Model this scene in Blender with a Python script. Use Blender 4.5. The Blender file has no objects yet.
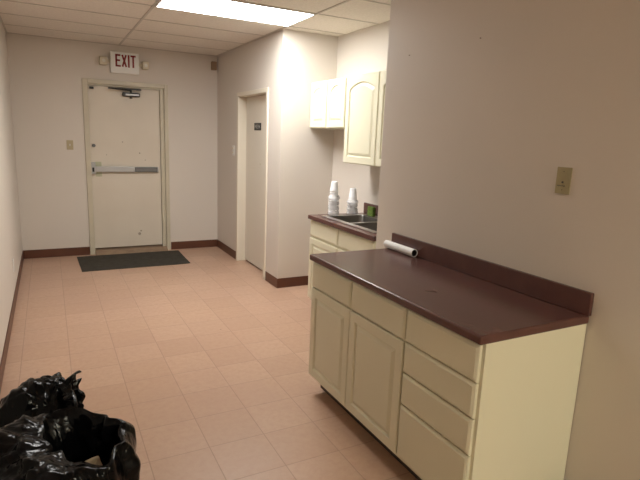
import bpy, bmesh, math, random
from mathutils import Vector, Matrix, noise
random.seed(7)
col = bpy.context.scene.collection
sc = bpy.context.scene

# ------------------------------------------------------------------ materials
def mat(name, base, rough=.5, metal=0, spec=.5, coat=0, bump=None, mottle=None, emis=None, trans=0, alpha=1):
    """bump=(scale,strength,distance); mottle=(scale,amount,second colour)"""
    m = bpy.data.materials.new(name); m.use_nodes = True
    nt = m.node_tree; b = nt.nodes['Principled BSDF']; L = nt.links
    b.inputs['Base Color'].default_value = (*base, 1)
    b.inputs['Roughness'].default_value = rough
    b.inputs['Metallic'].default_value = metal
    b.inputs['Specular IOR Level'].default_value = spec
    b.inputs['Coat Weight'].default_value = coat
    b.inputs['Transmission Weight'].default_value = trans
    b.inputs['Alpha'].default_value = alpha
    tc = nt.nodes.new('ShaderNodeTexCoord')
    if mottle:
        n = nt.nodes.new('ShaderNodeTexNoise'); n.inputs['Scale'].default_value = mottle[0]; n.inputs['Detail'].default_value = 6
        L.new(tc.outputs['Object'], n.inputs['Vector'])
        r = nt.nodes.new('ShaderNodeMapRange'); r.inputs['From Min'].default_value = .35; r.inputs['From Max'].default_value = .7
        r.inputs['To Max'].default_value = mottle[1]; L.new(n.outputs['Fac'], r.inputs['Value'])
        x = nt.nodes.new('ShaderNodeMix'); x.data_type = 'RGBA'
        x.inputs['A'].default_value = (*base, 1); x.inputs['B'].default_value = (*mottle[2], 1)
        L.new(r.outputs['Result'], x.inputs['Factor']); L.new(x.outputs['Result'], b.inputs['Base Color'])
    if bump:
        n = nt.nodes.new('ShaderNodeTexNoise'); n.inputs['Scale'].default_value = bump[0]; n.inputs['Detail'].default_value = 4
        L.new(tc.outputs['Object'], n.inputs['Vector'])
        bp = nt.nodes.new('ShaderNodeBump'); bp.inputs['Strength'].default_value = bump[1]; bp.inputs['Distance'].default_value = bump[2]
        L.new(n.outputs['Fac'], bp.inputs['Height']); L.new(bp.outputs['Normal'], b.inputs['Normal'])
    if emis:
        b.inputs['Emission Color'].default_value = (*emis[0], 1); b.inputs['Emission Strength'].default_value = emis[1]
    return m

WALL = mat('wall_paint', (.69, .635, .575), .55, spec=.3, bump=(90, .25, .002), mottle=(1.3, .35, (.655, .60, .54)))
PANELM = mat('cabinet_paint', (.755, .732, .57), .38, bump=(60, .08, .001), mottle=(3, .3, (.72, .697, .525)))
UPPERM = PANELM
LAMI = mat('laminate', (.098, .041, .035), .25, spec=.5, mottle=(9, .6, (.13, .058, .049)), bump=(260, .12, .0006))
BASEB = mat('cove_base', (.105, .037, .02), .4, mottle=(5, .5, (.135, .05, .027)))
FRAME = mat('frame_paint', (.60, .55, .43), .4, mottle=(6, .5, (.50, .45, .35)))
FRAME2 = mat('frame_paint_pale', (.74, .68, .57), .4)
DOORM = mat('door_paint', (.70, .635, .54), .45, mottle=(2.5, .6, (.64, .575, .48)), bump=(50, .1, .001))
DOOR2M = mat('side_door_paint', (.74, .69, .60), .5)
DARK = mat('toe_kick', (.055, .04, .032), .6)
INSIDE = mat('carcass_inside', (.16, .13, .085), .7)
STEEL = mat('stainless', (.55, .54, .52), .32, metal=1, bump=(40, .08, .001))
BOWL = mat('dark_bowl_steel', (.2, .195, .185), .3, metal=1)  # darker metal for the bowls than for the rim
ALU = mat('aluminium', (.46, .46, .46), .45, metal=.6)
ALUD = mat('dark_aluminium', (.17, .17, .17), .45, metal=.6)
BLACK = mat('black_plastic', (.012, .012, .012), .4)
WHITEP = mat('white_plastic', (.78, .77, .74), .4)
IVORY = mat('ivory_plastic', (.60, .54, .40), .4)
JACK = mat('yellowed_plate', (.36, .31, .17), .45, mottle=(40, .5, (.42, .36, .2)))
TANBOX = mat('tan_plastic', (.34, .23, .15), .5)
RED = mat('red_letters', (.24, .006, .008), .5)
FOAM = mat('foam', (.86, .86, .87), .5, bump=(300, .15, .0006))
SLEEVE = mat('clear_sleeve', (.9, .9, .92), .15, alpha=.35, bump=(55, .8, .01))
GREEN = mat('green_sponge', (.07, .12, .012), .8, mottle=(45, .9, (.17, .25, .04)), bump=(120, .8, .003))
PAPER = mat('paper', (.85, .85, .84), .5)
KRAFT = mat('kraft', (.33, .26, .17), .8)
SOCKET = mat('brass_patch', (.5, .5, .34), .5)

# rubber-backed carpet mat
MATM = mat('door_mat', (.056, .05, .041), .95, spec=.1, mottle=(14, .8, (.075, .068, .057)), bump=(420, .8, .004))

# black plastic film
def bagmat():
    m = mat('black_film', (.0025, .0025, .003), .13, spec=.17)
    nt = m.node_tree; L = nt.links; b = nt.nodes['Principled BSDF']; tc = nt.nodes['Texture Coordinate']
    mp = nt.nodes.new('ShaderNodeMapping'); mp.inputs['Scale'].default_value = (1, 1, .6); L.new(tc.outputs['Object'], mp.inputs['Vector'])
    n0 = nt.nodes.new('ShaderNodeTexNoise'); n0.inputs['Scale'].default_value = 7; L.new(mp.outputs['Vector'], n0.inputs['Vector'])
    ad = nt.nodes.new('ShaderNodeVectorMath'); ad.operation = 'MULTIPLY_ADD'; ad.inputs[1].default_value = (.25, .25, .25)
    L.new(n0.outputs['Color'], ad.inputs[0]); L.new(mp.outputs['Vector'], ad.inputs[2])
    v = nt.nodes.new('ShaderNodeTexVoronoi'); v.feature = 'DISTANCE_TO_EDGE'; v.inputs['Scale'].default_value = 13; L.new(ad.outputs[0], v.inputs['Vector'])
    n1 = nt.nodes.new('ShaderNodeTexNoise'); n1.inputs['Scale'].default_value = 22; n1.inputs['Detail'].default_value = 5; L.new(ad.outputs[0], n1.inputs['Vector'])
    s = nt.nodes.new('ShaderNodeMath'); s.operation = 'ADD'; L.new(v.outputs['Distance'], s.inputs[0]); L.new(n1.outputs['Fac'], s.inputs[1])
    bp = nt.nodes.new('ShaderNodeBump'); bp.inputs['Strength'].default_value = .7; bp.inputs['Distance'].default_value = .007
    L.new(s.outputs[0], bp.inputs['Height']); L.new(bp.outputs['Normal'], b.inputs['Normal'])
    return m
BAG = bagmat()

TX, TY, T = .712, 3.3036, .3048
def floormat():
    m = bpy.data.materials.new('vinyl_floor_tiles'); m.use_nodes = True
    nt = m.node_tree; L = nt.links; b = nt.nodes['Principled BSDF']; N = nt.nodes.new
    g = N('ShaderNodeTexCoord')
    mp = N('ShaderNodeMapping'); mp.inputs['Location'].default_value = (-TX / T + 40, -TY / T + 40, 0); mp.inputs['Scale'].default_value = (1 / T, 1 / T, 1)
    L.new(g.outputs['Object'], mp.inputs['Vector'])
    sx = N('ShaderNodeSeparateXYZ'); L.new(mp.outputs['Vector'], sx.inputs[0])
    def M(op, a, bb=None):
        n = N('ShaderNodeMath'); n.operation = op
        for i, v in enumerate((a, bb)):
            if v is None: continue
            if isinstance(v, (int, float)): n.inputs[i].default_value = v
            else: L.new(v, n.inputs[i])
        return n.outputs[0]
    def edge(o):
        f = M('FRACT', o); return M('MINIMUM', f, M('SUBTRACT', 1.0, f))
    d = M('MINIMUM', edge(sx.outputs['X']), edge(sx.outputs['Y']))
    joint = N('ShaderNodeMapRange'); joint.inputs['From Min'].default_value = .004; joint.inputs['From Max'].default_value = .011
    joint.inputs['To Min'].default_value = 1; joint.inputs['To Max'].default_value = 0; L.new(d, joint.inputs['Value'])
    fx = M('FLOOR', sx.outputs['X']); fy = M('FLOOR', sx.outputs['Y'])
    cb = N('ShaderNodeCombineXYZ'); L.new(fx, cb.inputs[0]); L.new(fy, cb.inputs[1])
    wn = N('ShaderNodeTexWhiteNoise'); wn.noise_dimensions = '2D'; L.new(cb.outputs[0], wn.inputs['Vector'])
    n1 = N('ShaderNodeTexNoise'); n1.inputs['Scale'].default_value = 26; n1.inputs['Detail'].default_value = 8; n1.inputs['Roughness'].default_value = .7; L.new(g.outputs['Object'], n1.inputs['Vector'])
    n2 = N('ShaderNodeTexNoise'); n2.inputs['Scale'].default_value = 1.1; n2.inputs['Detail'].default_value = 3; L.new(g.outputs['Object'], n2.inputs['Vector'])
    def mixc(f, A, B):
        x = N('ShaderNodeMix'); x.data_type = 'RGBA'
        for k, v in (('A', A), ('B', B)):
            if isinstance(v, tuple): x.inputs[k].default_value = (*v, 1)
            else: L.new(v, x.inputs[k])
        L.new(f, x.inputs['Factor']); return x.outputs['Result']
    c = mixc(wn.outputs['Value'], (.50, .325, .225), (.56, .375, .268))
    r1 = N('ShaderNodeMapRange'); r1.inputs['From Min'].default_value = .42; r1.inputs['From Max'].default_value = .75; r1.inputs['To Max'].default_value = .6; L.new(n1.outputs['Fac'], r1.inputs['Value'])
    c = mixc(r1.outputs['Result'], c, (.44, .265, .19))
    r2 = N('ShaderNodeMapRange'); r2.inputs['From Min'].default_value = .4; r2.inputs['From Max'].default_value = .7; r2.inputs['To Max'].default_value = .45; L.new(n2.outputs['Fac'], r2.inputs['Value'])
    c = mixc(r2.outputs['Result'], c, (.47, .30, .225))
    jf = M('MULTIPLY', joint.outputs['Result'], .43)
    c = mixc(jf, c, (.21, .12, .085))
    # specks of grit
    vo = N('ShaderNodeTexVoronoi'); vo.inputs['Scale'].default_value = 4.2; vo.inputs['Randomness'].default_value = 1; L.new(g.outputs['Object'], vo.inputs['Vector'])
    sp = N('ShaderNodeMath'); sp.operation = 'LESS_THAN'; sp.inputs[1].default_value = .028; L.new(vo.outputs['Distance'], sp.inputs[0])
    c = mixc(M('MULTIPLY', sp.outputs[0], .75), c, (.10, .06, .045))
    L.new(c, b.inputs['Base Color'])
    rr = N('ShaderNodeMapRange'); rr.inputs['To Min'].default_value = .28; rr.inputs['To Max'].default_value = .5; L.new(n1.outputs['Fac'], rr.inputs['Value']); L.new(rr.outputs['Result'], b.inputs['Roughness'])
    b.inputs['Specular IOR Level'].default_value = .4
    bp = N('ShaderNodeBump'); bp.inputs['Strength'].default_value = .35; bp.inputs['Distance'].default_value = .002; bp.invert = True
    L.new(joint.outputs['Result'], bp.inputs['Height']); L.new(bp.outputs['Normal'], b.inputs['Normal'])
    return m
FLOOR = floormat()
CEIL = mat('ceiling_board', (.80, .745, .68), .9, spec=.1, bump=(75, .9, .005), mottle=(55, .7, (.69, .635, .575)))
GRID = mat('ceiling_grid', (.52, .47, .42), .5)
def lensmat(strength, tint):
    m = mat('light_lens', (.9, .9, .9), .3, emis=(tint, strength))
    return m

# ------------------------------------------------------------------ mesh helpers
def obj(name, bm, m, parent=None, smooth=False, loc=None):
    me = bpy.data.meshes.new(name); bmesh.ops.recalc_face_normals(bm, faces=bm.faces[:]); bm.to_mesh(me); bm.free()
    o = bpy.data.objects.new(name, me); col.objects.link(o); me.materials.append(m)
    if smooth:
        for p in me.polygons: p.use_smooth = True
    if parent: o.parent = parent
    if loc: o.location = loc
    return o
def tag(o, label=None, cat=None, group=None, kind=None):
    if label: o['label'] = label
    if cat: o['category'] = cat
    if group: o['group'] = group
    if kind: o['kind'] = kind
    return o
def empty(name, loc, label, cat, group=None):
    o = bpy.data.objects.new(name, None); o.location = loc; o.empty_display_size = .05; col.objects.link(o)
    return tag(o, label, cat, group)
def off(bm, v):
    bmesh.ops.translate(bm, verts=bm.verts[:], vec=v); return bm
def bx(bm, x0, x1, y0, y1, z0, z1, bev=0, seg=2):
    t = bmesh.new()
    bmesh.ops.create_cube(t, size=1)
    for v in t.verts:
        v.co = Vector(((x0 + x1) / 2 + v.co.x * (x1 - x0), (y0 + y1) / 2 + v.co.y * (y1 - y0), (z0 + z1) / 2 + v.co.z * (z1 - z0)))
    if bev: bmesh.ops.bevel(t, geom=t.edges[:], offset=bev, segments=seg, profile=.5, affect='EDGES')
    merge(bm, t); return bm
def merge(bm, t):
    mp = {v: bm.verts.new(v.co) for v in t.verts}
    for f in t.faces:
        try: bm.faces.new([mp[v] for v in f.verts])
        except ValueError: pass
    t.free()
def box(*a, **k): return bx(bmesh.new(), *a, **k)
def cyl(bm, p0, p1, r0, r1=None, n=24, cap=True):
    r1 = r0 if r1 is None else r1
    p0, p1 = Vector(p0), Vector(p1); d = (p1 - p0).normalized()
    a = d.orthogonal().normalized(); b = d.cross(a)
    A = [bm.verts.new(p0 + (a * math.cos(2 * math.pi * i / n) + b * math.sin(2 * math.pi * i / n)) * r0) for i in range(n)]
    B = [bm.verts.new(p1 + (a * math.cos(2 * math.pi * i / n) + b * math.sin(2 * math.pi * i / n)) * r1) for i in range(n)]
    for i in range(n): bm.faces.new((A[i], A[(i + 1) % n], B[(i + 1) % n], B[i]))
    if cap: bm.faces.new(A[::-1]); bm.faces.new(B)
    return bm
def lathe(prof, n=32):
    bm = bmesh.new(); rings = []
    for r, z in prof:
        if r < 1e-6: rings.append([bm.verts.new((0, 0, z))])
        else: rings.append([bm.verts.new((r * math.cos(2 * math.pi * i / n), r * math.sin(2 * math.pi * i / n), z)) for i in range(n)])
    for A, B in zip(rings, rings[1:]):
        for i in range(n):
            j = (i + 1) % n
            if len(A) == 1 and len(B) == 1: continue
            if len(A) == 1: bm.faces.new((A[0], B[i], B[j]))
            elif len(B) == 1: bm.faces.new((A[i], A[j], B[0]))
            else: bm.faces.new((A[i], A[j], B[j], B[i]))
    return bm
def struct(name, bm, m, parent=None):
    o = obj(name, bm, m, parent)
    if not parent: tag(o, kind='structure')
    return o

# ------------------------------------------------------------------ the room
XW, D, HC, XS, YR, XB, YE, YB = 2.383, 7.184, 2.663, 2.478, 4.933, 3.10, 2.962, -6.5
XL, YL = -2.6, -.35      # unseen room behind the viewpoint, widened to cut bounced light
struct('floor', box(XL - .14, 3.3, YB - .14, D + .2, -.1, 0), FLOOR)
# ceiling boards + grid
c = struct('ceiling', box(XL - .14, 3.3, YB - .14, D + .2, HC + .004, HC + .1), CEIL)
g = bmesh.new()
ylines = [6.6142 - k * .6096 for k in range(22)]
for x in (1.2156, 2.462): bx(g, x - .010, x + .010, YB, D, HC - .002, HC + .006)
for y in ylines:
    bx(g, 0 if y > YL else XL, XW if y < YE else (XS if y > YR else XB), y - .0055, y + .0055, HC - .0005, HC + .006)
obj('ceiling_grid', g, GRID, c)
wm = bmesh.new()
obj('wall_angle', bx(bx(wm, 0, .018, YL, D, HC - .003, HC + .004), 0, XS, D - .018, D, HC - .003, HC + .004), GRID, c)

struct('wall_left', box(-.14, 0, YL, D + .2, 0, HC + .004), WALL)
# far wall with the door opening
OX0, OX1, OZ = .785, 1.785, 2.21
w = bmesh.new(); bx(w, 0, OX0, D, D + .2, 0, HC + .004); bx(w, OX1, XS + .14, D, D + .2, 0, HC + .004); bx(w, OX0, OX1, D, D + .2, OZ, HC + .004)
struct('wall_far', w, WALL)
# side wall with the second door
S0, S1, SZ = 5.31, 6.28, 2.105
w = bmesh.new(); bx(w, XS, XS + .14, YR, S0, 0, HC + .004); bx(w, XS, XS + .14, S1, D, 0, HC + .004); bx(w, XS, XS + .14, S0, S1, SZ, HC + .004)
struct('wall_side', w, WALL)
struct('wall_return', box(XS + .14, XB + .14, YR, YR + .14, 0, HC + .004), WALL)
struct('wall_alcove', box(XB, XB + .14, YE - .14, YR, 0, HC + .004), WALL)
struct('wall_partition', box(XW + .14, XB, YE - .14, YE, 0, HC + .004), WALL)
struct('wall_right', box(XW, XW + .14, YB, YE, 0, HC + .004, bev=.004), WALL)
struct('wall_rear_corner', box(XL, -.14, YL, YL + .14, 0, HC + .004), WALL)
struct('wall_rear_left', box(XL - .14, XL, YB - .14, YL + .14, 0, HC + .004), WALL)  # unseen wall, set back so less light bounces forward
struct('wall_rear', box(XL, XW + .14, YB - .14, YB, 0, HC + .004), WALL)
BH, BT = .108, .008
def bb(name, *boxes):
    m = bmesh.new()
    for a in boxes: bx(m, *a, 0, BH, bev=.003)
    struct(name, m, BASEB)
bb('baseboard_left', (.0005, BT, YL, D - .001))
bb('baseboard_far', (BT, .765, D - BT, D - .0005), (1.81, XS - .001, D - BT, D - .0005))
bb('baseboard_side', (XS - BT, XS - .0005, 6.32, D - BT), (XS - BT, XS - .0005, YR - BT, 5.268))
bb('baseboard_return', (XS, XB - .001, YR - BT, YR - .0005))
bb('baseboard_alcove', (XB - BT, XB - .0005, 4.25, YR - BT))
bb('baseboard_right', (XW - BT, XW - .0005, YB, 1.30))

# ------------------------------------------------------------------ far door
f = bmesh.new()
DY = D + .045
bx(f, .768, .828, D - .018, D + .12, 0, 2.232, bev=.004)
bx(f, 1.752, 1.802, D - .018, D + .12, 0, 2.232, bev=.004)
bx(f, .828, 1.752, D - .018, D + .12, 2.178, 2.232, bev=.004)
bx(f, 1.702, 1.752, D + .018, D + .12, 0, 2.178, bev=.003)
bx(f, .828, 1.702, D + .018, D + .12, 2.158, 2.178, bev=.003)
struct('trim_1', f, FRAME)
k = bmesh.new()
P = [(D - .10, 0), (D - .02, .045), (D + .12, .06), (D + .12, 0)]
A_ = [k.verts.new((.829, y, z)) for y, z in P]; B_ = [k.verts.new((1.75, y, z)) for y, z in P]
for i in range(4): k.faces.new((A_[i], A_[(i + 1) % 4], B_[(i + 1) % 4], B_[i]))
k.faces.new(A_[::-1]); k.faces.new(B_)
struct('trim_2', k, mat('threshold', (.30, .21, .14), .5, metal=.1, mottle=(12, .7, (.2, .13, .085))))
d = struct('door_1', box(.832, 1.698, DY, DY + .045, .072, 2.156, bev=.002), DOORM)
# panic bar: head box, bar, pad
p = bmesh.new()
bx(p, .825, .88, DY - .06, DY, 1.055, 1.205, bev=.008)
obj('bar_latch_case', p, ALU, d)
obj('bar_latch_slot', box(.838, .862, DY - .066, DY - .058, 1.085, 1.14, bev=.002), BLACK, d)['label'] = 'black latch slot of the push bar'  # black raised block on the latch case
pl = bmesh.new(); bx(pl, .88, .955, DY - .004, DY, 1.02, 1.21, bev=.001)
obj('latch_patch', pl, SOCKET, d)['label'] = 'pale chipped patch around the latch'
p = bmesh.new(); bx(p, .875, 1.36, DY - .055, DY - .02, 1.08, 1.152, bev=.008); bx(p, 1.2, 1.26, DY - .022, DY, 1.085, 1.145)
obj('push_bar', p, ALU, d)
p = bmesh.new(); bx(p, 1.36, 1.645, DY - .045, DY, 1.083, 1.147, bev=.006)
obj('push_bar_cover', p, ALUD, d)
obj('push_bar_end_cap', box(1.645, 1.662, DY - .05, DY, 1.078, 1.152, bev=.005), ALU, d)
k = bmesh.new(); cyl(k, (.872, DY, 1.415), (.872, DY - .02, 1.415), .021); cyl(k, (.872, DY - .02, 1.415), (.872, DY - .035, 1.415), .014)
obj('deadbolt', k, ALUD, d, smooth=False)
k = bmesh.new(); bx(k, 1.235, 1.45, DY - .06, DY, 2.049, 2.099, bev=.012, seg=3)
cl = obj('door_closer', k, BLACK, d)
obj('closer_cover', box(1.27, 1.435, DY - .068, DY - .058, 2.059, 2.084, bev=.003), ALU, cl)
k = bmesh.new(); cyl(k, (1.34, DY - .03, 2.044), (1.34, DY - .03, 2.026), .018); cyl(k, (1.34, DY - .03, 2.098), (1.34, DY - .03, 2.132), .012)
obj('closer_spindle', k, BLACK, cl)
k = bmesh.new()
for a, b_ in (((1.34, DY - .03, 2.124), (1.06, DY - .115, 2.132)), ((1.06, DY - .115, 2.136), (1.42, DY - .085, 2.138))):
    a = Vector(a); b_ = Vector(b_); cyl(k, a, b_, .008, n=12)
bx(k, 1.40, 1.46, DY - .1, DY - .045, 2.128, 2.148, bev=.003)
obj('closer_arm', k, BLACK, cl)
obj('door_contact', box(.85, .90, DY - .03, DY, 2.114, 2.142, bev=.003), BLACK, d)
sm = bmesh.new()
for x, z, r in ((1.22, 1.47, .008), (1.43, 1.33, .01), (1.50, 1.24, .007), (1.02, 1.30, .006), (1.4, .24, .02), (1.42, .28, .012)):
    cyl(sm, (x, DY - .0006, z), (x, DY + .001, z), r, n=10)
obj('scuff', sm, mat('door_scuff', (.36, .31, .24), .6), d)

# ------------------------------------------------------------------ side door
f = bmesh.new(); fx0, fx1 = XS - .015, XS + .13
bx(f, fx0, fx1, 6.252, 6.302, 0, 2.13, bev=.003); bx(f, fx0, fx1, 5.281, 5.331, 0, 2.13, bev=.003); bx(f, fx0, fx1, 5.331, 6.252, 2.082, 2.13, bev=.003)
bx(f, XS + .118, fx1, 5.331, 5.345, 0, 2.082); 
struct('trim_3', f, FRAME2)
d2 = struct('door_2', box(XS + .095, XS + .13, 5.334, 6.249, .02, 2.078, bev=.002), DOOR2M)
xs = XS + .095
s = obj('door_sign', box(xs - .006, xs, 5.735, 5.955, 1.682, 1.768, bev=.002), BLACK, d2)

def strokes(bm, text, w, h, gap, th, place):
    """block capitals; place(u, v) -> world point pair (front, back)"""
    G = {'E': [(0, 0, 0, 1), (0, 1, 1, 1), (0, .52, .85, .52), (0, 0, 1, 0)], 'X': [(0, 0, 1, 1), (0, 1, 1, 0)], 'I': [(.5, 0, .5, 1)],
         'T': [(.5, 0, .5, 1), (0, 1, 1, 1)], 'M': [(0, 0, 0, 1), (1, 0, 1, 1), (0, 1, .5, .4), (.5, .4, 1, 1)], 'N': [(0, 0, 0, 1), (1, 0, 1, 1), (0, 1, 1, 0)]}
    u0 = 0
    for ch in text:
        cw = th * 1.0 if ch == 'I' else w
        for (a, b, c_, d_) in G[ch]:
            iw = cw - th; ih = h - th
            p = Vector((u0 + th / 2 + a * iw, th / 2 + b * ih)); q = Vector((u0 + th / 2 + c_ * iw, th / 2 + d_ * ih))
            dr = (q - p).normalized()
            n = Vector((-dr.y, dr.x)) * th / 2
            e = dr * th / 2 if abs(dr.x * dr.y) < 1e-6 else dr * th * .35
            cs = [p - e - n, q + e - n, q + e + n, p - e + n]
            F = [bm.verts.new(place(v.x, v.y)[0]) for v in cs]; B = [bm.verts.new(place(v.x, v.y)[1]) for v in cs]
            bm.faces.new(F); bm.faces.new(B[::-1])
            for i in range(4): bm.faces.new((F[i], F[(i + 1) % 4], B[(i + 1) % 4], B[i]))
        u0 += cw + gap
    return bm
t = strokes(bmesh.new(), 'MEN', .048, .045, .012, .009, lambda u, v: ((xs - .0075, 5.93 - u, 1.703 + v), (xs - .005, 5.93 - u, 1.703 + v)))
obj('lettering', t, mat('sign_lettering', (.35, .34, .32), .5), s)['label'] = 'pale grey capital letters on the black sign'
k = bmesh.new(); cyl(k, (xs, 5.742, 1.29), (xs - .004, 5.742, 1.29), .012)
obj('peephole', k, FRAME, d2)

# ------------------------------------------------------------------ things on the walls
e = empty('exit_sign', (1.27, D, 2.44), 'white rectangular EXIT sign with red letters mounted above the far door', 'sign')
def part(name, bm, m, par, smooth=False):
    t, v = par, Vector((0, 0, 0))
    while t: v = v + t.location; t = t.parent
    return obj(name, off(bm, -v), m, par, smooth)
h = part('housing', box(1.10, 1.44, D - .055, D - .0005, 2.325, 2.578, bev=.006), WHITEP, e)
lt = strokes(bmesh.new(), 'EXIT', .062, .150, .012, .021, lambda u, v: ((1.158 + u, D - .058, 2.400 + v), (1.158 + u, D - .05, 2.400 + v)))
part('lettering', lt, RED, e)
for x0, x1, z0, z1 in ((.972, 1.062, 2.405, 2.505), (1.475, 1.555, 2.395, 2.49)):
    lam = part('emergency_lamp', box(x0, x1, D - .085, D - .0005, z0, z1, bev=.01), IVORY, e)
    k = bmesh.new(); cyl(k, ((x0 + x1) / 2 + .005, D - .085, (z0 + z1) / 2), ((x0 + x1) / 2 + .005, D - .09, (z0 + z1) / 2), .02)
    part('lamp_lens', k, mat('lamp_lens', (.7, .68, .6), .12), lam)
part('bracket', box(1.06, 1.10, D - .04, D - .01, 2.44, 2.475), IVORY, e)
part('bracket', box(1.44, 1.478, D - .04, D - .01, 2.43, 2.465), IVORY, e)
def plate(name, label, cat, axis, c_, w, h_, m, group=None):
    x, y, z = c_
    e = empty(name, c_, label, cat, group)
    t = .007
    if axis == 'y': b_ = box(x - w / 2, x + w / 2, y - t, y - .0003, z - h_ / 2, z + h_ / 2, bev=.002)
    elif axis == '-x': b_ = box(x - t, x - .0003, y - w / 2, y + w / 2, z - h_ / 2, z + h_ / 2, bev=.002)
    else: b_ = box(x + .0003, x + t, y - w / 2, y + w / 2, z - h_ / 2, z + h_ / 2, bev=.002)
    part('cover_plate', b_, m, e)
    return e
e = plate('light_switch', 'ivory light switch plate on the far wall left of the exit door', 'light switch', 'y', (.597, D, 1.415), .075, .118, mat('aged_ivory', (.46, .38, .24), .45))
part('toggle', box(.592, .602, D - .018, D - .006, 1.405, 1.428, bev=.002), WHITEP, e)
e = plate('light_switch', 'narrow pale switch plate on the side wall beyond the door with black sign', 'light switch', '-x', (XS, 6.455, 1.42), .075, .13, WHITEP)
part('toggle', box(XS - .018, XS - .006, 6.447, 6.463, 1.44, 1.46, bev=.002), IVORY, e)
part('toggle', box(XS - .018, XS - .006, 6.447, 6.463, 1.385, 1.405, bev=.002), IVORY, e)
e = plate('wall_outlet', 'white outlet plate low on the left wall', 'outlet', 'x', (0, 5.431, .342), .075, .118, WHITEP)
for z in (.367, .317): part('receptacle', box(.006, .0095, 5.414, 5.448, z - .016, z + .016, bev=.003), WHITEP, e)
e = plate('wall_jack', 'yellowed blank jack plate on the right wall above the brown worktop', 'wall plate', '-x', (XW, 1.5185, 1.475), .072, .118, JACK)
k = bmesh.new(); cyl(k, (XW - .006, 1.5185, 1.468), (XW - .010, 1.5185, 1.468), .0045, n=14)
part('jack_socket', k, BLACK, e)
SCREW = mat('screw_head', (.16, .13, .08), .4)
for z in (1.515, 1.434): part('screw', cyl(bmesh.new(), (XW - .0065, 1.5185, z), (XW - .008, 1.5185, z), .0028, n=12), SCREW, e)
k = bmesh.new(); yy = 1.545; pz = 1.4515
pts = [(yy - i * .004, pz + (.0028 if i % 2 else -.0022) + .0006 * math.sin(i * 2.3)) for i in range(11)]
for (a, za), (b_, zb) in zip(pts, pts[1:]): cyl(k, (XW - .0074, a, za), (XW - .0074, b_, zb), .0009, n=6)
part('pen_scribble', k, BLACK, e)
tag(obj('wall_sensor', box(2.385, 2.455, D - .055, D - .0005, 2.475, 2.585, bev=.005), TANBOX), 'small tan box high on the far wall in the corner', 'sensor')
for (y, z) in ((2.115, 2.163), (2.715, 2.148)):
    k = bmesh.new(); cyl(k, (XW + .004, y, z), (XW - .008, y, z - .002), .0022, n=8)
    tag(obj('nail', k, BASEB), 'small nail in the right wall, %s' % ('nearer the wall plate' if y < 2.5 else 'nearer the wall end by the sink'), 'nail')

# ------------------------------------------------------------------ ceiling lights
def troffer(y0, y1, label, strength, tint=(1, .945, .86)):
    x0, x1 = 1.2156 + .010, 2.462 - .006
    e = empty('ceiling_light', ((x0 + x1) / 2, (y0 + y1) / 2, HC), label, 'ceiling light')
    f = bmesh.new(); b = .012
    for a in ((x0, x1, y0, y0 + b), (x0, x1, y1 - b, y1), (x0, x0 + b, y0 + b, y1 - b), (x1 - b, x1, y0 + b, y1 - b)):
        bx(f, *a, HC - .008, HC + .003, bev=.002)
    part('frame', f, WHITEP, e)
    part('diffuser', box(x0 + b, x1 - b, y0 + b, y1 - b, HC - .004, HC + .003), lensmat(strength, tint), e)
troffer(4.175 + .01, 4.785 - .01, 'lit rectangular fluorescent ceiling light in the tile grid', 28, (1, .985, .95))
troffer(-2.530 + .01, -1.921 - .01, 'unseen rectangular ceiling light added behind the viewpoint to light the cabinet end panel', 60, (1, .965, .76))  # added unseen fixture that lights the near cabinet's end panel

# ------------------------------------------------------------------ cabinets
def ringface(w, h, rings, arch=0, n=14):
    """front in the u (width) / v (height) plane, depth d towards the viewer; rings = [(inset, depth, archscale)]"""
    bm = bmesh.new(); R = []
    for ins, dep, a in rings:
        pts = [(ins, ins), (w - ins, ins)]
        top = h - ins; A = arch * a
        for i in range(n + 1):
            s = i / n; u = w - ins - s * (w - 2 * ins)
            pts.append((u, top - A * (1 - math.sin(math.pi * s) ** .8)))
        R.append([bm.verts.new((u, dep, v)) for u, v in pts])
    for A, B in zip(R, R[1:]):
        m = len(A)
        for i in range(m): bm.faces.new((A[i], A[(i + 1) % m], B[(i + 1) % m], B[i]))
    bm.faces.new(R[-1]); bm.faces.new(R[0][::-1])
    return bm
def to_neg_x(bm, xface, yl, z0):
    """u runs towards -y from yl; depth 0 = back, positive = out towards -x"""
    for v in bm.verts:
        u, d_, h_ = v.co; v.co = (xface - d_, yl - u, z0 + h_)
    return bm
TH = .019
def door_front(xc, yl, yr, z0, z1, arch=0, rail=.052):
    rings = [(0, 0, 0), (0, TH - .004, 0), (.004, TH, 0), (rail, TH, 1), (rail + .007, TH - .010, 1), (rail + .013, TH - .010, 1), (rail + .034, TH - .001, 1)]
    return to_neg_x(ringface(yl - yr, z1 - z0, rings, arch), xc, yl, z0)
def drawer_front(xc, yl, yr, z0, z1):
    rings = [(0, 0, 0), (0, TH - .008, 0), (.003, TH - .005, 0), (.010, TH - .002, 0), (.014, TH, 0)]
    return to_neg_x(ringface(yl - yr, z1 - z0, rings), xc, yl, z0)
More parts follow.
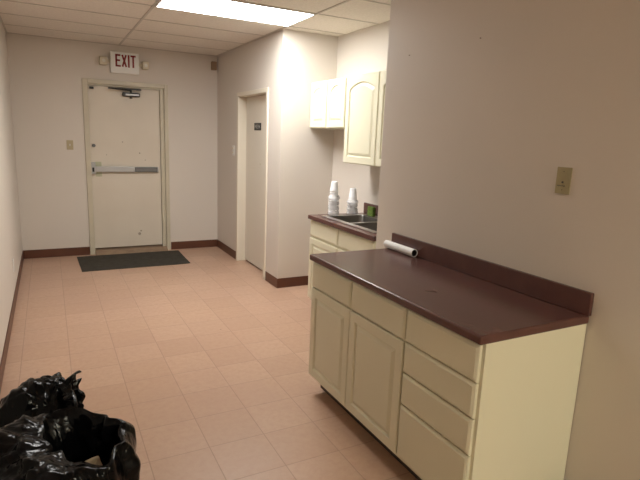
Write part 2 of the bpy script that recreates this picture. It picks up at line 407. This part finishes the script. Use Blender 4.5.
def carcass(x0, x1, y0, y1, z0, z1, stiles, rails, t=.017, par=None, m=PANELM, toe=0):
    """hollow body with a face frame at x0"""
    b = bmesh.new()
    bx(b, x0 + .019, x1, y0, y0 + t, z0, z1)
    bx(b, x0 + .019, x1, y1 - t, y1, z0, z1)
    bx(b, x1 - .006, x1, y0 + t, y1 - t, z0, z1)
    bx(b, x0 + .019, x1 - .006, y0 + t, y1 - t, z0, z0 + t)
    if not toe: bx(b, x0 + .019, x1 - .006, y0 + t, y1 - t, z1 - t, z1)
    part('body', b, m, par)
    f = bmesh.new()
    for a, c_ in stiles: bx(f, x0, x0 + .019, a, c_, z0, z1)
    ss = sorted(stiles)
    for (a, c_), (a2, c2) in zip(ss, ss[1:]):
        for r0, r1 in rails: bx(f, x0, x0 + .019, c_, a2, r0, r1)
    part('face_frame', f, m, par)
    if toe:
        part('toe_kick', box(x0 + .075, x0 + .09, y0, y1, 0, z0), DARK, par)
        part('back_rail', box(x1 - .02, x1, y0, y1, 0, z0), DARK, par)

XC = 1.768          # front plane of the doors
XF = XC + TH        # face frame plane
ZD0, ZD1, ZR0, ZR1 = .118, .701, .707, .864
# two-door unit
e = empty('base_cabinet', (2.08, 2.26, 0), 'cream base cabinet with two raised-panel doors under two drawers', 'cabinet')
carcass(XF, XW - .004, 1.787, 2.742, .10, .876, [(1.787, 1.812), (2.262, 2.29), (2.72, 2.742)], [(.10, .135), (.683, .722), (.85, .876)], par=e, toe=1)
for yl, yr in ((2.742, 2.278), (2.272, 1.792)):
    part('door', door_front(XF, yl, yr, ZD0, ZD1), PANELM, e)
    part('drawer', drawer_front(XF, yl, yr, ZR0, ZR1), PANELM, e)
# drawer stack
e = empty('drawer_cabinet', (2.08, 1.545, 0), 'cream drawer cabinet of four stacked drawers with a plain pale end panel', 'cabinet')
carcass(XF, XW - .004, 1.312, 1.786, .10, .876, [(1.312, 1.34), (1.764, 1.786)], [(.10, .13), (.38, .40), (.542, .562), (.70, .72), (.85, .876)], par=e, toe=1)
for z0, z1 in ((.118, .389), (.395, .551), (.557, .704), (.710, .864)):
    part('drawer', drawer_front(XF, 1.784, 1.328, z0, z1), PANELM, e)
# worktop
e = empty('worktop', (2.065, 2.02, .876), 'dark maroon laminate worktop with backsplash on the cream cabinets by the right wall', 'worktop')
part('countertop', box(1.748, XW - .002, 1.303, 2.75, .8765, .914, bev=.009, seg=4), LAMI, e)
part('backsplash', box(2.362, XW - .0015, 1.298, 2.75, .9145, 1.016, bev=.003), LAMI, e)

# sink cabinet and worktop
KX = 2.49
e = empty('sink_cabinet', (2.8, 3.67, 0), 'cream sink base cabinet in the alcove with drawer fronts above doors', 'cabinet')
carcass(KX + TH, XB - .01, 3.13, 4.222, .10, .876, [(3.13, 3.15), (3.68, 3.71), (4.202, 4.222)], [(.10, .13), (.69, .72), (.85, .876)], par=e, toe=1)
for yl, yr in ((4.222, 3.702), (3.690, 3.14)):
    part('door', door_front(KX + TH, yl, yr, .118, .70), PANELM, e)
    part('drawer_front', drawer_front(KX + TH, yl, yr, .718, .866), PANELM, e)
e = empty('worktop', (2.79, 3.67, .876), 'reddish brown laminate worktop around the double sink in the alcove', 'worktop')
cx0, cx1, cy0, cy1 = 2.468, XB - .0015, 3.12, 4.23
hx0, hx1, hy0, hy1 = 2.575, 3.045, 3.265, 4.085
k = bmesh.new(); z0, z1 = .8765, .914
bx(k, cx0, hx0, cy0, cy1, z0, z1, bev=.006, seg=3); bx(k, hx1, cx1, cy0, cy1, z0, z1); bx(k, hx0, hx1, cy0, hy0, z0, z1); bx(k, hx0, hx1, hy1, cy1, z0, z1)
part('countertop', k, LAMI, e)
part('backsplash', box(XB - .021, XB - .0015, cy0, cy1, .9145, 1.016, bev=.006, seg=3), LAMI, e)
# double sink
e = empty('sink', (2.81, 3.67, .914), 'stainless steel double bowl sink set in the alcove worktop', 'sink')
def bowl(x0, x1, y0, y1, zt, dep):
    bm = bmesh.new()
    def rr(x0, x1, y0, y1, r, z):
        P = []
        for cx_, cy_, a0 in ((x1 - r, y1 - r, 0), (x0 + r, y1 - r, 90), (x0 + r, y0 + r, 180), (x1 - r, y0 + r, 270)):
            for i in range(7):
                a = math.radians(a0 + i * 15); P.append(bm.verts.new((cx_ + r * math.cos(a), cy_ + r * math.sin(a), z)))
        return P
    R = [rr(x0, x1, y0, y1, .05, zt), rr(x0 + .006, x1 - .006, y0 + .006, y1 - .006, .05, zt - .01), rr(x0 + .015, x1 - .015, y0 + .015, y1 - .015, .05, zt - dep + .03),
         rr(x0 + .045, x1 - .045, y0 + .045, y1 - .045, .04, zt - dep)]
    for A, B in zip(R, R[1:]):
        for i in range(len(A)): bm.faces.new((A[i], A[(i + 1) % len(A)], B[(i + 1) % len(A)], B[i]))
    bm.faces.new(R[-1])
    return bm
rx0, rx1, ry0, ry1 = 2.545, 3.07, 3.24, 4.115
bw = [(2.60, 2.96, 3.695, 4.065), (2.60, 2.96, 3.29, 3.655)]
rim = bmesh.new(); zt = .9155; zr = .9195
ys = [ry0, 3.29, 3.655, 3.695, 4.065, ry1]
bx(rim, rx0, 2.60, ry0, ry1, zt, zr); bx(rim, 2.96, rx1, ry0, ry1, zt, zr)
for a, b_ in ((ry0, 3.29), (3.655, 3.695), (4.065, ry1)): bx(rim, 2.60, 2.96, a, b_, zt, zr)
part('rim', rim, STEEL, e)
for a in bw:
    o = part('bowl', bowl(*a, zr, .17), BOWL, e, smooth=True)
    k = bmesh.new(); cx_, cy_ = (a[0] + a[1]) / 2, (a[2] + a[3]) / 2
    cyl(k, (cx_, cy_, zr - .169), (cx_, cy_, zr - .165), .042); cyl(k, (cx_, cy_, zr - .165), (cx_, cy_, zr - .158), .02)
    part('drain', k, ALUD, e)

# upper cabinets
UX = 2.80
e = empty('wall_cabinet', (2.95, 4.56, 1.72), 'short cream wall cabinet with two small arched doors above the empty gap', 'cabinet')
carcass(UX + TH, XB - .002, 4.205, YR - .003, 1.716, 2.18, [(4.205, 4.225), (4.555, 4.58), (4.91, YR - .003)], [(1.716, 1.74), (2.15, 2.18)], par=e)
for yl, yr in ((4.925, 4.578), (4.558, 4.216)):
    part('door', door_front(UX + TH, yl, yr, 1.724, 2.172, arch=.05, rail=.055), UPPERM, e)
e = empty('wall_cabinet', (2.95, 3.66, 1.4), 'tall cream wall cabinet with arched raised-panel doors above the sink', 'cabinet')
carcass(UX + TH, XB - .002, 3.12, 4.20, 1.400, 2.18, [(3.12, 3.14), (3.655, 3.67), (4.18, 4.20)], [(1.4, 1.425), (2.15, 2.18)], par=e)
for yl, yr in ((4.196, 3.670), (3.658, 3.125)):
    part('door', door_front(UX + TH, yl, yr, 1.405, 2.176, arch=.055, rail=.06), UPPERM, e)

# ------------------------------------------------------------------ small things on the worktops
def cup(rb, rt, h):
    """upside-down foam cup: mouth on the surface"""
    return lathe([(rt - .002, 0), (rt + .0015, .001), (rt + .0018, .006), (rt, .008), (rb, h - .004), (rb - .003, h), (rb - .006, h - .003), (0, h - .003), (0, h - .006), (rb - .008, h - .006), (rt - .0035, .002), (rt - .002, 0)], 36)
def stack(x, y, z, n, dims, pitch, label, group, proto=None):
    for i in range(n):
        if proto is None:
            proto = obj('foam_cup', cup(*dims), FOAM, smooth=True); o = proto
        else:
            o = proto.copy(); col.objects.link(o)
        o.location = (x + random.uniform(-.0006, .0006), y, z + i * pitch); tag(o, label, 'cup', group)
    return proto
big = (.034, .046, .115); small = (.029, .039, .092)
ZS = .915
pb = stack(2.708, 4.176, ZS, 7, big, .0215, 'white foam cup in the lower part of the taller stack left of the sink', 'cups in the taller stack')
ps = stack(2.708, 4.176, ZS + 6 * .0215 + .048, 3, small, .022, 'narrow white foam cup near the top of the taller cup stack', 'narrow cups on the taller stack')
stack(2.918, 4.178, ZS, 5, big, .0215, 'white foam cup in the lower part of the shorter stack behind the sink', 'cups in the shorter stack', pb)
stack(2.918, 4.178, ZS + 4 * .0215 + .048, 2, small, .02, 'narrow white foam cup near the top of the shorter cup stack', 'narrow cups on the shorter stack', ps)
def sleeve(x, y, z, h, r, label, seed):
    bm = lathe([(r * (1 + .05 * math.sin(i * .9)), i * h / 26) for i in range(27)], 40)
    for v in bm.verts:
        p = Vector((v.co.x * 22, v.co.y * 22, v.co.z * 30 + seed))
        s = 1 + .10 * noise.noise(p) + .05 * abs(noise.noise(p * 2.3)) + (.13 * math.exp(-((v.co.z - h * .85) / .012) ** 2)) + .16 * math.exp(-((v.co.z - .02) / .016) ** 2) * (1 if v.co.x > -.02 else .4)
        v.co.x *= s; v.co.y *= s
    o = obj('plastic_sleeve', bm, SLEEVE, smooth=True, loc=(x, y, z)); tag(o, label, 'plastic wrap')
sleeve(2.708, 4.176, ZS + .0005, .185, .0495, 'crumpled clear plastic sleeve around the taller cup stack', 3)
sleeve(2.918, 4.178, ZS + .0005, .135, .0495, 'crumpled clear plastic sleeve around the shorter cup stack', 11)
k = bmesh.new(); bx(k, -.016, .018, -.046, .046, 0, .090, bev=.008, seg=3)
for v in k.verts: v.co.x += .003 * noise.noise(v.co * 60)
tag(obj('sponge', k, GREEN, loc=(3.005, 3.975, .9197)), 'green sponge standing on the rear rim of the sink', 'sponge')
e = empty('soap_bottle', (3.045, 3.885, .9197), 'dark plastic bottle beside the green sponge at the back of the sink', 'bottle')
obj('bottle_body', lathe([(0, 0), (.022, 0), (.0235, .004), (.0235, .07), (.018, .082), (.009, .09), (.009, .095), (0, .095)], 24), BLACK, e, smooth=True)
obj('cap', lathe([(0, .095), (.011, .095), (.011, .112), (.008, .116), (0, .116)], 20), BLACK, e)
# roll on the near worktop
A, B = Vector((2.334, 2.765, .9402)), Vector((2.334, 2.462, .9402))
e = empty('paper_roll', (2.33, 2.6, .9145), 'white rolled paper tube lying on the maroon worktop against the backsplash', 'roll')
def tube(A, B, ro, ri, n=28):
    bm = bmesh.new(); d_ = (B - A).normalized(); a = d_.orthogonal().normalized(); b_ = d_.cross(a)
    def ring(p, r): return [bm.verts.new(p + (a * math.cos(2 * math.pi * i / n) + b_ * math.sin(2 * math.pi * i / n)) * r) for i in range(n)]
    R = [ring(A, ro), ring(B, ro), ring(B, ri), ring(A, ri)]
    for k_ in range(4):
        P, Q = R[k_], R[(k_ + 1) % 4]
        for i in range(n): bm.faces.new((P[i], P[(i + 1) % n], Q[(i + 1) % n], Q[i]))
    return bm
part('wrap', tube(A, B, .0250, .0212), PAPER, e)
part('hollow_lining', tube(A + Vector((0, -.004, 0)), B + Vector((0, .003, 0)), .0210, .0185), mat('hollow_shade', (.015, .013, .012), .6), e)  # black lining paints the shade inside the hollow roll
k = bmesh.new(); P = [Vector((1.932, 1.862, .9160)), Vector((1.955, 1.842, .9160)), Vector((1.972, 1.822, .9160)), Vector((1.972, 1.842, .9167)), Vector((1.978, 1.852, .918))]
for a, b_ in zip(P, P[1:]): cyl(k, a, b_, .0013, n=8)
tag(obj('wire_tie', k, mat('tie_plastic', (.09, .055, .045), .35)), 'tiny dark bent wire tie lying in the middle of the maroon worktop', 'wire tie')

# ------------------------------------------------------------------ door mat
k = bmesh.new(); nx, ny = 50, 34; V = []
x0, x1, y0, y1 = .60, 1.885, 6.30, 7.07
def mz(x, y):
    up = 0 * y
    return .0008 + .022 * up * up * (1 if .83 < x < 1.74 else 0) + .006 * max(0, noise.noise(Vector((x * 3, y * 3, 0))))
for j in range(ny + 1):
    for i in range(nx + 1):
        u, v_ = i / nx, j / ny; x = x0 + u * (x1 - x0) + .02 * (1 - v_) * (1 if u < .5 else -1) * abs(u - .5) * 2; y = y0 + v_ * (y1 - y0)
        z = mz(x, y); V.append((k.verts.new((x, y, z + .007)), k.verts.new((x, y, z))))
W_ = nx + 1
for j in range(ny):
    for i in range(nx):
        q = [j * W_ + i, j * W_ + i + 1, (j + 1) * W_ + i + 1, (j + 1) * W_ + i]
        k.faces.new([V[a][0] for a in q]); k.faces.new([V[a][1] for a in q][::-1])
edge_ = [i for i in range(W_)] + [j * W_ + nx for j in range(1, ny + 1)] + [ny * W_ + i for i in range(nx - 1, -1, -1)] + [j * W_ for j in range(ny - 1, 0, -1)]
for a, b_ in zip(edge_, edge_[1:] + edge_[:1]): k.faces.new((V[a][1], V[b_][1], V[b_][0], V[a][0]))
tag(obj('door_mat', k, MATM), 'dark grey rectangular floor mat in front of the exit door', 'mat')

# ------------------------------------------------------------------ rubbish bags
def crumple(p, s):
    """creased plastic film: flat facets meeting in sharp folds"""
    q = p * s; q = q + Vector((noise.noise(q * .5), noise.noise(q * .5 + Vector((9, 1, 4))), noise.noise(q * .5 + Vector((2, 7, 5))))) * .9
    d1 = noise.voronoi(q)[0]; d2 = noise.voronoi(q * 2.3 + Vector((3, 3, 3)))[0]
    return (d1[1] - d1[0]) * .8 + (d2[1] - d2[0]) * .35 + noise.noise(q * .8) * .7 - .45
def catmull(P, n):
    out = []; m = len(P)
    for i in range(m):
        p0, p1, p2, p3 = P[i - 1], P[i], P[(i + 1) % m], P[(i + 2) % m]
        for j in range(n):
            t = j / n
            out.append(.5 * ((2 * p1) + (p2 - p0) * t + (2 * p0 - 5 * p1 + 4 * p2 - p3) * t * t + (3 * p1 - p0 - 3 * p2 + p3) * t ** 3))
    return out
# open bag: outline of its mouth (x, y, z), counter-clockwise from the right-hand corner
RIM = [Vector(p) for p in ((.535, 1.80, .555), (.505, 1.885, .568), (.43, 1.965, .57), (.345, 2.02, .575), (.295, 1.98, .575), (.275, 1.89, .57), (.292, 1.80, .555), (.345, 1.725, .545), (.40, 1.675, .54), (.46, 1.64, .54), (.50, 1.69, .545))]
RR = catmull(RIM, 24); NR = len(RR); CEN = Vector((.40, 1.83, 0))
for i_, p in enumerate(RR):
    a_ = math.atan2(p.y - CEN.y, p.x - CEN.x)
    p.z += .006 * noise.noise(Vector((math.cos(a_) * 2.2, math.sin(a_) * 2.2, 5))) + .003 * math.sin(a_ * 5)
    d_ = Vector((math.cos(a_), math.sin(a_), 0)); p += d_ * (.014 * noise.noise(Vector((math.cos(a_) * 3.1, math.sin(a_) * 3.1, 2))) + .008 * math.sin(a_ * 9))
levels = [('in', 1 - i / 24) for i in range(24)] + [('rim', 0)] + [('out', (i + 1) / 80) for i in range(80)]
k = bmesh.new(); G = []
for kind, s in levels:
    ring = []
    for i, p in enumerate(RR):
        d_ = (p - CEN); d_.z = 0; L_ = d_.length; d_.normalize()
        left = max(0, d_.dot(Vector((-.95, -.30, 0)))) ** .7
        right = max(0, d_.dot(Vector((.98, -.18, 0)))) ** 1.2
        if kind == 'in':
            sc_ = 1 - .30 * s ** .8; q = CEN + d_ * (L_ - .006) * sc_; q.z = p.z - .004 - .34 * s
            w_ = .10 * min(1, s * 5 + .12)
        elif kind == 'rim':
            q = p.copy(); q.z += .004; w_ = .012
        else:
            u = min(1, s / .34)
            bul = left * .26 + right * .04 + .014
            q = CEN + d_ * (L_ + .004 + bul * math.sin(u * math.pi / 2) - .03 * s * s)
            drop = max(0, s - .16 * left - .08 * right) / (1 - .16 * left - .08 * right)
            q.z = p.z * (1 - drop ** 1.15) + .006 * s + left * .035 * math.sin(min(1, s / .22) * math.pi)
            w_ = .075 * min(1, s * 9 + .14)
            w_ *= .35 + .65 * min(1, left / .4)
            if s > .95: w_ *= .3
        f_ = crumple(q + Vector((0, 0, q.z * -.4)), 6.5)
        q = q + d_ * f_ * w_ * .8
        if kind != 'out' or s < .9: q.z += f_ * w_ * .7
        q.x = max(q.x, .012 + .003 * math.sin(i)); q.z = max(q.z, .004)
        ring.append(k.verts.new(q))
    G.append(ring)
for A_, B_ in zip(G, G[1:]):
    for i in range(NR): k.faces.new((A_[i], A_[(i + 1) % NR], B_[(i + 1) % NR], B_[i]))
k.faces.new(G[0]); k.faces.new(G[-1][::-1])
tag(obj('trash_bag', k, BAG, smooth=True), 'black plastic rubbish bag standing open, nearest the viewer at the left wall', 'bag')
# scraps inside
k = bmesh.new(); bmesh.ops.create_grid(k, x_segments=8, y_segments=6, size=.5)
for v in k.verts:
    x, y = v.co.x, v.co.y; v.co = Vector((x * .09, y * .06, .02 * math.sin(x * 3) + .008 * noise.noise(Vector((x * 4, y * 4, 1)))))
bmesh.ops.solidify(k, geom=k.faces[:], thickness=.002)
o = obj('paper_scrap', k, KRAFT, loc=(.41, 1.745, .47)); o.rotation_euler = (.5, .35, .5)
tag(o, 'small crumpled tan paper scrap in the mouth of the open rubbish bag', 'paper')

# tied bag behind
e = empty('trash_bag', (.245, 2.39, 0), 'black plastic rubbish bag gathered at the neck, slumped behind the open bag', 'bag')
k = bmesh.new(); bmesh.ops.create_uvsphere(k, u_segments=150, v_segments=110, radius=1)
for v in k.verts:
    n_ = v.co.copy(); p = Vector((n_.x * .215, n_.y * .215, n_.z * .275))
    if p.z > 0: p.z *= 1.0 + .12 * n_.x
    p += n_ * crumple(p + Vector((3, 1, 2)), 6.5) * .055
    q = p + Vector((0, 0, .272)); q.z = max(q.z, .003); q.x = max(q.x, -.232)
    v.co = q
body = obj('bag_body', k, BAG, e, smooth=True)
# gathered neck with a flared ruffle
k = bmesh.new(); ax = Vector((.93, -.28, .12)).normalized(); a = ax.orthogonal().normalized(); b_ = ax.cross(a)
base = Vector((.06, -.035, .455)); NN = 110; G = []
for (t, r, pl_) in ((-.03, .10, .1), (0, .085, .12), (.015, .066, .2), (.028, .055, .25), (.036, .052, .28), (.044, .056, .3), (.056, .066, .35), (.072, .078, .38), (.09, .088, .42), (.105, .092, .45)):
    G.append([])
    for i in range(NN):
        an = 2 * math.pi * i / NN
        rr_ = r * (1 + pl_ * .75 * (.45 * math.sin(an * 7 + t * 9) + .35 * math.sin(an * 12 + 1.3 + t * 14) + .3 * noise.noise(Vector((math.cos(an) * 3, math.sin(an) * 3, t * 12)))))
        tt = t + (.008 * math.sin(an * 3 + .5) + .012 * math.sin(an * 8) + .006 * noise.noise(Vector((math.cos(an) * 6, math.sin(an) * 6, 1)))) * (max(0, t) / .105) ** 2
        G[-1].append(k.verts.new(base + ax * tt + (a * math.cos(an) + b_ * math.sin(an) * .8) * rr_))
for A_, B_ in zip(G, G[1:]):
    for i in range(NN): k.faces.new((A_[i], A_[(i + 1) % NN], B_[(i + 1) % NN], B_[i]))
nk = obj('gathered_neck', k, BAG, e, smooth=True)
md = nk.modifiers.new('thick', 'SOLIDIFY'); md.thickness = .0015

# ------------------------------------------------------------------ world, camera, colour
wd = bpy.data.worlds.new('world'); sc.world = wd; wd.use_nodes = True
wd.node_tree.nodes['Background'].inputs[0].default_value = (.02, .02, .02, 1)
cam = bpy.data.objects.new('camera', bpy.data.cameras.new('camera')); col.objects.link(cam); sc.camera = cam
R_, U_, F_ = Vector((0.885469, -0.46306, 0.038992)), Vector((0.056568, 0.190692, 0.980019)), Vector((0.461243, 0.86557, -0.195047))
M_ = Matrix((R_, U_, -F_)).transposed().to_4x4(); M_.translation = Vector((.35335, 0, 1.6174)); cam.matrix_world = M_
cam.data.sensor_width = 36; cam.data.lens = 510.7 / 640 * 36; cam.data.clip_start = .02
sc.view_settings.view_transform = 'Standard'; sc.view_settings.look = 'None'; sc.view_settings.gamma = 1
sc.view_settings.use_curve_mapping = False
sc.view_settings.exposure = 0.0
